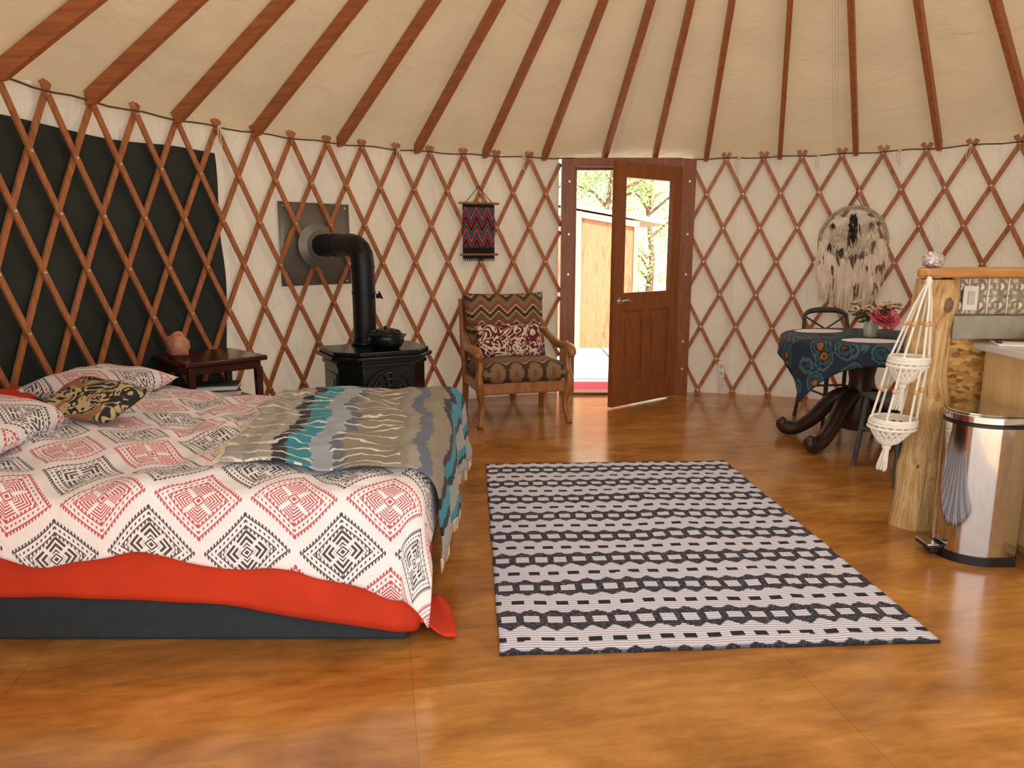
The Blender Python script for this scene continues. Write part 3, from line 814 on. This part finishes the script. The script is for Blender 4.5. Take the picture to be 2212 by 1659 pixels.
g=G(); g.box((0,-.30,.29),(.67,.04,.09)); g.box((0,.26,.29),(.64,.04,.08)); g.box((-.33,0,.29),(.035,.57,.08)); g.box((.33,0,.29),(.035,.57,.08)); g.box((0,0,.31),(.63,.54,.02))
mk('seat_frame',g,M['chairwood'],parent=ch,bevel=.012)
g=G(); g.box((0,.385,.895),(.66,.03,.06)); g.box((0,.33,.62),(.63,.02,.5),Matrix.Rotation(rad(-11),3,'X')); mk('back_frame',g,M['chairwood'],parent=ch,bevel=.008)
g=G(); g.pillow(.68,.66,.17,8,28,0,.01); mk('seat_cushion',g,M['kilim'],loc=(0,-.04,.405),parent=ch,ang=75)
g=G(); g.pillow(.68,.58,.19,8,28,0,.012); mk('back_cushion',g,M['kilim'],loc=(0,.235,.69),rot=(rad(78),0,0),parent=ch,ang=75)
R16=Matrix.Rotation(rad(16),3,'Z'); pc=Vector((.01,5.82,0))+R16@Vector((-.01,.065,.605))
pil('throw_pillow',.56,.29,.13,M['floral_red'],pc,(rad(66),0,rad(16)),label='cream lumbar pillow with maroon floral print on the armchair',category='pillow')

# ================================================================= TAPESTRY
ta=114.2; tp=empty('woven_wall_hanging',tuple(pol(ta,R-.055,1.475)),rad(ta-90),label='black zigzag woven wall hanging on wooden dowels',category='wall hanging')
g=G(); g.grid(lambda u,v:Vector((-.145+.29*u,.0+.004*math.sin(u*7),-.235+.46*v)),20,24); 
o=mk('weaving',g,M['tapestry'],parent=tp,open=True); solid(o,.006)
for hw,z in ((.175,.228),(.165,-.20)):
    g=G(); g.tube([(-hw-.012,-.004,z),(-hw,-.004,z),(hw,-.004,z),(hw+.012,-.004,z)],[.006,.010,.010,.006],10)
    mk('dowel',g,M['chairwood'],parent=tp)
g=G()
for i in range(30):
    x=-.14+.28*i/29; g.tube([(x,0,-.228),(x+.003*math.sin(i*3),0,-.255)],.003,5)
mk('fringe',g,M['darkfur'],parent=tp,kind='stuff')
g=G(); g.tube([(-.12,-.004,.235),(-.05,0,.31),(0,.01,.37),(.05,0,.31),(.12,-.004,.235)],.003,6); mk('hanging_cord',g,M['darkfur'],parent=tp)

# ================================================================= FUR WALL HANGING
fa=60.8; fw=empty('fur_hoop_wall_hanging',tuple(pol(fa,R-.075,1.40)),rad(fa-90),label='willow hoop wall hanging with hide, fur and feathers',category='wall hanging')
g=G()
hp=[(.262*math.cos(2*math.pi*i/36),.0,-.02+.29*math.sin(2*math.pi*i/36)) for i in range(36)]
g.tube(hp,[.012+.002*math.sin(i*2) for i in range(36)],8,closed=True)
g.tube([(x*.93,-.006,z*.93) for x,y,z in hp],.007,6,closed=True)
mk('hoop',g,M['willow'],parent=fw)
g=G()
for i in range(12):
    a=2*math.pi*i/12; b=2*math.pi*(i+5)/12; g.tube([(.255*math.cos(a),0,-.02+.28*math.sin(a)),(.255*math.cos(b),0,-.02+.28*math.sin(b))],.0018,4)
mk('web',g,M['willow'],parent=fw)
def blobpoly(cx,cz,rx,rz,seed,n=60,amp=.3):
    P=[]
    for i in range(n):
        a=2*math.pi*i/n; k=1+amp*noise.noise(Vector((math.cos(a)*2,math.sin(a)*2,seed)))+.07*noise.noise(Vector((math.cos(a)*14,math.sin(a)*14,seed)))
        P.append((cx+rx*k*math.cos(a),cz+rz*k*math.sin(a)))
    return P
rnd=random.Random(3)
def strands(g,cx,cz,spread,zsp,L,cnt,y0=-.03,r=.0035,fan=.25):
    for k in range(cnt):
        x=cx+rnd.gauss(0,spread*.5); z=cz+rnd.uniform(-zsp,zsp); l=L*rnd.uniform(.55,1.1); y=y0-rnd.uniform(0,.03); dx=rnd.gauss(0,.014)+fan*(x-cx)
        g.tube([(x,y,z),(x+dx*.3,y-.012,z-l*.35),(x+dx*.7,y-.010,z-l*.7),(x+dx,y,z-l)],[r*1.2,r*1.4,r,r*.3],5)
for sx,seed in ((-1,1.2),(1,4.2)):
    g=G(); g.prism(blobpoly(sx*.095,.0,.105,.19,seed,amp=.2),0,.012,rot=RX,c=(0,-.006,0)); strands(g,sx*.10,.02,.09,.13,.07,110,-.012,.0045,.1); mk('hide',g,M['tan_hide'],parent=fw)
g=G(); g.prism(blobpoly(0,.08,.03,.14,9.2,amp=.7),0,.02,rot=RX,c=(0,-.02,0)); strands(g,0,.12,.04,.09,.12,24,-.035,.003)
mk('dark_fur_patch',g,M['darkfur'],parent=fw)
for k,(x,z,L) in enumerate(((-.15,.13,.05),(.14,.13,.05),(-.17,-.04,.07),(.17,-.02,.07),(-.08,-.08,.08),(.09,-.10,.08))):
    g=G(); strands(g,x,z,.018,.012,L,9,-.05,.003); mk('dark_fur_tuft',g,M['brownfur'] if k%2 else M['darkfur'],parent=fw)
tails=[(-.21,-.02,.28,.036),(.21,-.02,.28,.036),(-.23,-.10,.24,.032),(.23,-.08,.26,.034),(-.175,-.14,.34,.04),(.175,-.14,.34,.04),(-.12,-.16,.38,.036),(.12,-.16,.40,.036),(-.06,-.18,.42,.032),(.06,-.18,.42,.032),(0,-.2,.42,.032),(-.20,-.26,.24,.032),(.20,-.26,.24,.032)]
for i,(x,z,L,r) in enumerate(tails):
    g=G(); strands(g,x,z,r*.9,.025,L,80,-.03-.010*(i%3),.0055,.05)
    if i%3==0:
        g.cur=1; strands(g,x,z-L*.45,r*.8,.03,L*.35,8,-.055-.010*(i%3),.004,.1)
    mk('fur_tail',g,[M['greyfur'],M['brownfur']],parent=fw)
for i in range(9):
    x=-.18+.36*i/8+rnd.uniform(-.015,.015); z=-.14+.12*rnd.uniform(-1,1)-.1*(1-abs(x)/.3); L=rnd.uniform(.08,.12)
    g=G(); t0=rnd.uniform(-.3,.3); 
    P=[(.010*math.sin(math.pi*((k/8)**.7)),-L*k/8) for k in range(9)]
    poly=P+[(-a,b) for a,b in reversed(P[1:-1])]
    g.prism(poly,0,.003,rot=Matrix.Rotation(t0,3,'Y')@RX,c=(x,-.09,z)); mk('feather',g,M['feather'] if i%3 else M['greyfur'],parent=fw,smooth=False)
g=G(); g.tube([(-.06,0,.26),(0,.01,.36),(.06,0,.26)],.004,6); g.tube([(0,.01,.36),(.0,.02,.42)],.003,6); mk('hanging_cord',g,M['darkfur'],parent=fw)
for x,z in ((-.2,.2),(.2,.2),(-.1,.27),(.1,.27),(.22,-.27)):
    g=G(); g.tube([(x,-.01,z),(x*1.02,-.012,z-.05)],.003,6); g.blob((x*1.02,-.014,z-.06),(.008,.008,.014)); mk('tin_cone',g,M['chrome'] if z>0 else M['mat'],parent=fw)

# wall outlet
ou=pol(77.4,R-.055,.235)
o_=empty('wall_outlet',tuple(ou),rad(77.4-90),label='white double electrical outlet box on the lattice wall',category='outlet')
g=G(); g.box((0,.012,0),(.062,.04,.15)); mk('outlet_box',g,M['whitep'],parent=o_,bevel=.006)
for z in(-.032,.032):
    g=G(); g.tube([(0,-.008,z),(0,-.012,z)],.020,16); mk('socket',g,M['laminate'],parent=o_)
    for x in(-.006,.006):
        g=G(); g.box((x,-.0125,z+.004),(.003,.002,.010)); mk('socket_slot',g,M['black'],parent=o_,smooth=False)
g=G(); g.tube([(0,.01,-.07),(0,.012,-.15),(.0,.015,-.225)],.012,8); mk('conduit',g,M['whitep'],parent=o_)

# ================================================================= DINING AREA
TC=Vector((2.37,4.95,0))
tb=empty('dining_table',tuple(TC),0,label='dark wooden pedestal dining table with scrolled feet',category='table')
g=G(); g.lathe([(0,.71),(.48,.71),(.50,.72),(.50,.735),(.49,.742),(0,.742)],56); mk('table_top',g,M['darkwood'],parent=tb)
g=G(); g.lathe([(.0,.12),(.12,.12),(.14,.2),(.09,.3),(.075,.45),(.10,.58),(.16,.68),(.2,.71),(0,.71)],28); mk('pedestal',g,M['darkwood'],parent=tb)
for a in (145,212,325,30):
    c,s=math.cos(rad(a)),math.sin(rad(a))
    p,r=sm([(c*.06,s*.06,.36),(c*.17,s*.17,.30),(c*.28,s*.28,.16),(c*.38,s*.38,.075),(c*.46,s*.46,.055),(c*.50,s*.50,.08),(c*.48,s*.48,.11)],[.05,.055,.052,.048,.053,.045,.030]); g=G(); g.tube(p,r,10); mk('pedestal_foot',g,M['darkwood'],parent=tb)
g=G(); SD=1.30; c0=rad(208-45)
def clf(u,v):
    x=(u-.5)*SD;y=(v-.5)*SD; X=x*math.cos(c0)-y*math.sin(c0); Y=x*math.sin(c0)+y*math.cos(c0); r=math.hypot(X,Y); Rt=.505
    if r<Rt: return Vector((X,Y,.748))
    d=r-Rt; k=d/.03; th=math.atan2(Y,X)
    if k<math.pi/2: o=.03*math.sin(k);dn=.03*(1-math.cos(k))
    else: o=.03+.05*(d-.047)*(1+1.6*math.sin(th*9)); dn=.03+(d-.047)
    return Vector((math.cos(th)*(Rt+o),math.sin(th)*(Rt+o),.748-dn))
g.grid(clf,90,90,lambda u,v:(u*SD,v*SD))
tc=mk('tablecloth',g,M['cloth'],loc=tuple(TC),open=True,label='teal batik tablecloth with orange leaves draped over the table',category='tablecloth'); solid(tc,.003,1)
for i,(x,y,a) in enumerate(((2.17,5.22,10),(2.27,4.66,-8))):
    g=G(); P=[(.17*math.cos(2*math.pi*k/48)*(1+.03*(k%2)),.11*math.sin(2*math.pi*k/48)*(1+.03*(k%2))) for k in range(48)]
    g.prism(P,0,.003); mk('placemat',g,M['lace'],loc=(x,y,.752),rot=(0,0,rad(a)),smooth=False,label='white lace oval placemat on the tablecloth',category='placemat',group='lace placemats')
VX,VY=2.37,4.88
g=G(); g.lathe([(0,0),(.035,0),(.042,.02),(.046,.06),(.040,.10),(.034,.115),(.030,.112),(.036,.06),(.03,.02),(0,.015)],28); mk('vase',g,M['vase'],loc=(VX,VY,.753),label='small pale ceramic vase on the dining table',category='vase')
g=G(); pc=Vector((.045,-.07,.125))
g.cur=1; g.tube([(0,0,.03),(.01,-.01,.1),pc],.003,6); g.cur=0
for ring,(cnt,rr,tilt,sz) in enumerate(((9,.045,75,.100),(8,.032,50,.088),(7,.02,30,.075),(5,.008,10,.060))):
    for i in range(cnt):
        a=2*math.pi*i/cnt+ring*.5; q=Matrix.Rotation(rad(35),3,'X')@Matrix.Rotation(a,3,'Z')@Matrix.Rotation(rad(tilt),3,'Y')
        def pf(u,v,q=q,sz=sz,a=a,rr=rr):
            x=(u-.5)*sz*1.3*math.sin(math.pi*(.12+.80*v)); z=v*sz; y=.012*math.cos((u-.5)*3)+.01*v*v
            return pc+q@Vector((y,x,z))
        g.grid(pf,5,6)
mk('peony',g,[M['peony'],M['stem']],loc=(VX,VY,.753),open=True,label='large pink peony bloom in the vase',category='flower')
sp=None
for i in range(14):
    if sp is None:
        g=G(); g.cur=1; g.tube([(0,0,.04),(.02,0,.12),(.06,0,.20)],.0018,5)
        for k in range(7):
            a_=Vector((.02+.006*k,0,.11+.014*k)); g.blob(a_+Vector((.012*(-1)**k,.012,.01)),(.013,.006,.009),7,5)
        g.cur=0
        for k in range(5):
            g.blob((.06+.018*math.cos(k*1.3),.018*math.sin(k*1.3),.20+.01*(k%3)),(.010,.010,.009),8,6)
        sp=mk('flower_sprig',g,[M['whiteflower'],M['stem']]); o=sp
    else: o=sp.copy(); COL.objects.link(o)
    rr=random.Random(i); s=rr.uniform(.75,1.1); o.scale=(s*rr.uniform(.8,2.6),s,s); o.location=(VX,VY,.753); o.rotation_euler=(0,0,i*2.4)
    props(o,'thin sprig with small cream blossoms in the vase','flower','sprigs in the vase')

def dchair(mt,loc,rz,label):
    e=empty('dining_chair',loc,rz,label=label,category='chair',group='dining chairs')
    g=G(); g.prism([(-.2,-.2),(.2,-.2),(.215,0),(.18,.19),(-.18,.19),(-.215,0)],.445,.47); mk('seat',g,mt,parent=e,bevel=.008)
    for s in(-1,1):
        g=G(); g.tube([(s*.205,-.215,0),(s*.175,-.17,.45)],[.014,.017],10); mk('leg',g,mt,parent=e)
        g=G(); p,r=sm([(s*.20,.235,0),(s*.17,.18,.45),(s*.185,.205,.66),(s*.17,.235,.82)],[.014,.017,.014,.014]); g.tube(p,r,10); mk('leg',g,mt,parent=e)
    g=G(); p,r=sm([(-.17,.235,.81),(-.12,.25,.84),(0,.255,.85),(.12,.25,.84),(.17,.235,.81)],[.014,.02,.024,.02,.014]); g.tube(p,r,10)
    g.tube([(-.175,.19,.50),(0,.22,.70),(.165,.235,.80)],.007,8); g.tube([(.175,.19,.50),(0,.215,.70),(-.165,.235,.80)],.007,8); mk('backrest',g,mt,parent=e)
    g=G(); g.tube([(-.19,-.19,.25),(.19,-.19,.25)],.009,8); g.tube([(-.185,.205,.25),(.185,.205,.25)],.009,8)
    for s in(-1,1): g.tube([(s*.19,-.19,.25),(s*.185,.205,.25)],.009,8)
    mk('stretcher',g,mt,parent=e)
dchair(M['blackmetal'],(2.50,5.62,0),rad(6),'charcoal cross-back dining chair behind the table')
dchair(M['greymetal'],(2.34,4.24,0),rad(183),'blue-grey cross-back dining chair pulled up to the table')

# ================================================================= KITCHEN BAR
g=G(); g.box((2.72,3.55,.60),(1.30,.10,1.20)); mk('wall_kitchen',g,M['osb'],smooth=False,kind='structure',label='oriented strand board half wall')
def lr(t,a): return .086+.026*(1-t)**2+.016*noise.noise(Vector((t*5,math.cos(a)*1.2,math.sin(a)*1.2)))+.028*math.exp(-((t-.92)/.07)**2)*max(0,math.cos(a+1.7))+.022*math.exp(-((t-.50)/.05)**2)*max(0,math.cos(a+1.2))+.020*math.exp(-((t-.25)/.06)**2)*max(0,math.cos(a+2.4))+.018*math.exp(-((t-.72)/.05)**2)*max(0,math.cos(a+2.8))
g=G()
def logf(u,v):
    a=2*math.pi*u; t=v; r=lr(t,a); cx=.018*math.sin(t*6)+.01*t; 
    return Vector((cx+r*math.cos(a),r*math.sin(a),1.19*t))
g.grid(logf,40,70)
g.add([logf(i/40,1) for i in range(40)],[tuple(range(40))]); g.add([logf(i/40,0) for i in range(40)],[tuple(range(40))])
g.cur=1
for a,t,sx,sz in ((-1.55,.905,.024,.036),(-1.3,.50,.012,.022),(-2.0,.70,.008,.014),(-2.2,.26,.010,.018)):
    P=Vector((.018*math.sin(t*6)+.01*t,0,1.19*t))+Vector((math.cos(a),math.sin(a),0))*(lr(t,a)-.006); g.blob(P,(sx,sx*.55,sz),12,8,.25)
mk('log_post',g,[M['pine'],M['bark']],loc=(1.965,3.46,0),label='peeled knotty pine log post supporting the bar',category='post')
g=G(); P=[(1.83,3.38),(1.86,3.34),(3.4,3.34),(3.4,3.62),(1.99,3.62),(1.955,3.60)]; g.prism(P,1.20,1.24); mk('bar_top',g,M['barwood'],bevel=.010,label='varnished wooden bar top on the half wall',category='bar counter')
g=G(); tl=.093
def tin(u,v):
    x=2.06+1.3*u; z=1.02+.175*v; fx=(x/tl)%1-.5; fz=((z-1.02)/(.0875))%1-.5; r=math.hypot(fx,fz)
    h=.0022*math.cos(r*22)*math.exp(-r*2)+.0016*math.cos(4*math.atan2(fz,fx))*min(1,r*3)-(.003 if max(abs(fx),abs(fz))>.47 else 0)
    return Vector((x,3.493-h,z))
g.grid(tin,420,56); mk('tin_backsplash',g,M['tin'],ang=80,open=True,label='embossed silver tin tile backsplash under the bar top',category='backsplash')
g=G(); g.box((2.71,3.475,.965),(1.30,.05,.11)); mk('ledge',g,M['concrete'],bevel=.004,label='grey stone ledge below the tin backsplash',category='ledge')
sw=empty('light_switch',(2.145,3.482,1.10),0,label='white wall switch plate on the tin backsplash',category='switch')
g=G(); g.box((0,0,0),(.07,.008,.115)); mk('switch_plate',g,M['whitep'],parent=sw,bevel=.003)
g=G(); g.box((0,-.007,0),(.03,.008,.06)); mk('switch_rocker',g,M['laminate'],parent=sw,bevel=.002)
cb=empty('kitchen_cabinet',(2.62,3.12,0),0,label='pale maple kitchen base cabinet beside the half wall',category='cabinet')
g=G(); g.box((.05,0,.46),(.93,.60,.80)); g.box((.07,0,.04),(.86,.54,.08)); mk('cabinet_body',g,M['maple'],parent=cb,bevel=.003)
for i in (0,1):
    g=G(); g.box((-.17+.46*i,-.31,.46),(.44,.02,.74)); mk('cabinet_door',g,M['maple'],parent=cb,bevel=.004)
g=G(); g.box((2.66,3.11,.88),(1.0,.68,.035)); mk('countertop',g,M['laminate'],bevel=.006,label='pale countertop over the maple cabinet',category='countertop')
g=G(); g.box((0,0,.004),(.15,.21,.008)); g.cur=1; g.box((0,.09,.012),(.05,.02,.008)); mk('clipboard',g,[M['paper'],M['black']],loc=(2.30,3.32,.898),rot=(0,0,rad(70)),bevel=.002,label='white notepad with dark clip on the countertop',category='notepad')
g=G(); g.lathe([(0,0),(.05,0),(.085,.05),(.09,.055),(.078,.05),(.045,.008),(0,.008)],24); mk('woven_bowl',g,M['bead'],loc=(2.41,3.30,.898),label='small tan woven bowl on the countertop',category='bowl')
g=G(); g.blob((0,0,.036),(.045,.04,.038),20,14,.35,4,2); mk('crystal_cluster',g,M['crystal'],loc=(1.93,3.44,1.24),label='glassy crystal cluster on the bar top',category='crystal')

# ================================================================= TRASH CAN
tcn=empty('trash_can',(2.02,3.10,0),0,label='brushed steel half-round step trash can beside the cabinet',category='trash can')
def dsh(k=0):
    P=[(.105+k,-.15-k),(.125+k,-.13),(.125+k,.13),(.105+k,.15+k)]
    for i in range(33):
        a=rad(90+180*i/32); P.append((.01+(.155+k)*math.cos(a),(.15+k)*math.sin(a)))
    return P
g=G(); g.prism(dsh(),.035,.60); mk('can_body',g,M['brushed'],parent=tcn,ang=50)
g=G(); g.prism(dsh(.004),0,.04); mk('can_base',g,M['black'],parent=tcn,ang=50)
g=G(); g.prism(dsh(.003),.598,.612); mk('can_rim',g,M['black'],parent=tcn,ang=50)
g=G(); g.prism(dsh(.001),.612,.645); g.prism([(x*.93,y*.93) for x,y in dsh()],.645,.653); mk('lid',g,M['brushed'],parent=tcn,bevel=.008,ang=50)
g=G(); g.box((-.175,0,.045),(.07,.10,.014)); g.box((-.155,0,.022),(.05,.06,.03)); mk('foot_pedal',g,M['black'],parent=tcn,bevel=.006)
g=G(); g.box((-.185,0,.056),(.05,.11,.008)); mk('pedal_plate',g,M['chrome'],parent=tcn,bevel=.003)

# ================================================================= MACRAME
mc=empty('macrame_plant_hanger',(1.850,3.31,1.198),0,label='white two-tier macrame plant hanger hanging from the bar top',category='plant hanger')
def off(z): return Vector((.135*(z/.85),0,z))
def lean(x,y,z): o=off(z); return (o.x+x,y,z)
z1,z2=-.36,-.645
g=G()
for i in range(6):
    a=rad(45+60*i); c,s=math.cos(a),math.sin(a)
    g.tube([lean(0,0,0),lean(.035*c,.035*s,-.12),lean(.080*c,.080*s,z1)],.0055,6)
    g.tube([lean(.080*c,.080*s,z1-.02),lean(.085*c,.085*s,-.5),lean(.095*c,.095*s,z2)],.0055,6)
g.blob(lean(0,0,-.015),(.014,.014,.024))
mk('cord',g,M['macrame'],parent=mc)
for i in range(6):
    a=rad(45+60*i); c,s=math.cos(a),math.sin(a)
    for t,zz in ((.55,-.20),(.7,-.50)):
        r=.051 if zz>-.3 else .085; g=G(); g.blob(lean(r*c,r*s,zz),(.011,.011,.013),10,8); mk('bead',g,M['bead'],parent=mc)
for z,r0 in ((z1,.082),(z2,.097)):
    g=G(); 
    for zz,rr in ((.008,r0*.99),(0,r0),(-.012,r0*1.01),(-.030,r0*1.02),(-.090,r0*.50),(-.098,r0*.42)):
        g.tube([lean(rr*math.cos(2*math.pi*k/28),rr*math.sin(2*math.pi*k/28),z+zz) for k in range(28)],.007,6,closed=True)
    for k in range(18):
        for d in(-1,1):
            pts=[]
            for j in range(7):
                t=j/6; a=2*math.pi*(k+d*t*2.0)/18; rr=r0*(1.02-.52*t**1.5); pts.append(lean(rr*math.cos(a),rr*math.sin(a),z-.09*t))
            g.tube(pts,.0055,5)
    mk('basket',g,M['macrame'],parent=mc)
    g=G(); tz=z-.09
    for k in range(14):
        a=2*math.pi*k/14; g.tube([lean(r0*.45*math.cos(a),r0*.45*math.sin(a),tz),lean(.012*math.cos(a),.012*math.sin(a),tz-.03)],.0045,5)
    g.blob(lean(0,0,tz-.035),(.020,.020,.020))
    for k in range(34):
        a=k*2.4; q=.006+.014*(k%4)/4; L=.085+.01*(k%3)
        g.tube([lean(q*math.cos(a)*.7,q*math.sin(a)*.7,tz-.04),lean(q*1.5*math.cos(a),q*1.5*math.sin(a),tz-.04-L)],.0036,5)
    mk('tassel',g,M['macrame'],parent=mc)

# ================================================================= LIGHT
w=bpy.data.worlds.new('World'); sc.world=w; w.use_nodes=True
bg=w.node_tree.nodes['Background']; bg.inputs[0].default_value=(1.0,.985,.96,1); bg.inputs[1].default_value=2.8
sun=bpy.data.lights.new('Sun','SUN'); sun.energy=12; sun.angle=rad(2); sun.color=(1,.95,.86)
so=bpy.data.objects.new('sun',sun); COL.objects.link(so); so.rotation_euler=(rad(30),rad(12),0)
sk_=bpy.data.lights.new('Skylight','AREA'); sk_.shape='DISK'; sk_.size=1.2; sk_.energy=30; sk_.color=(1,.95,.88)
ko=bpy.data.objects.new('skylight',sk_); COL.objects.link(ko); ko.location=(CX,CY,3.75)

cam=bpy.data.cameras.new('Camera'); cam.sensor_width=36; cam.lens=1600/2212*36; cam.clip_start=.02
co=bpy.data.objects.new('Camera',cam); COL.objects.link(co); co.location=(0,0,1.33); co.rotation_euler=(rad(90-10.4),0,0)
sc.camera=co
sc.view_settings.view_transform='Standard'
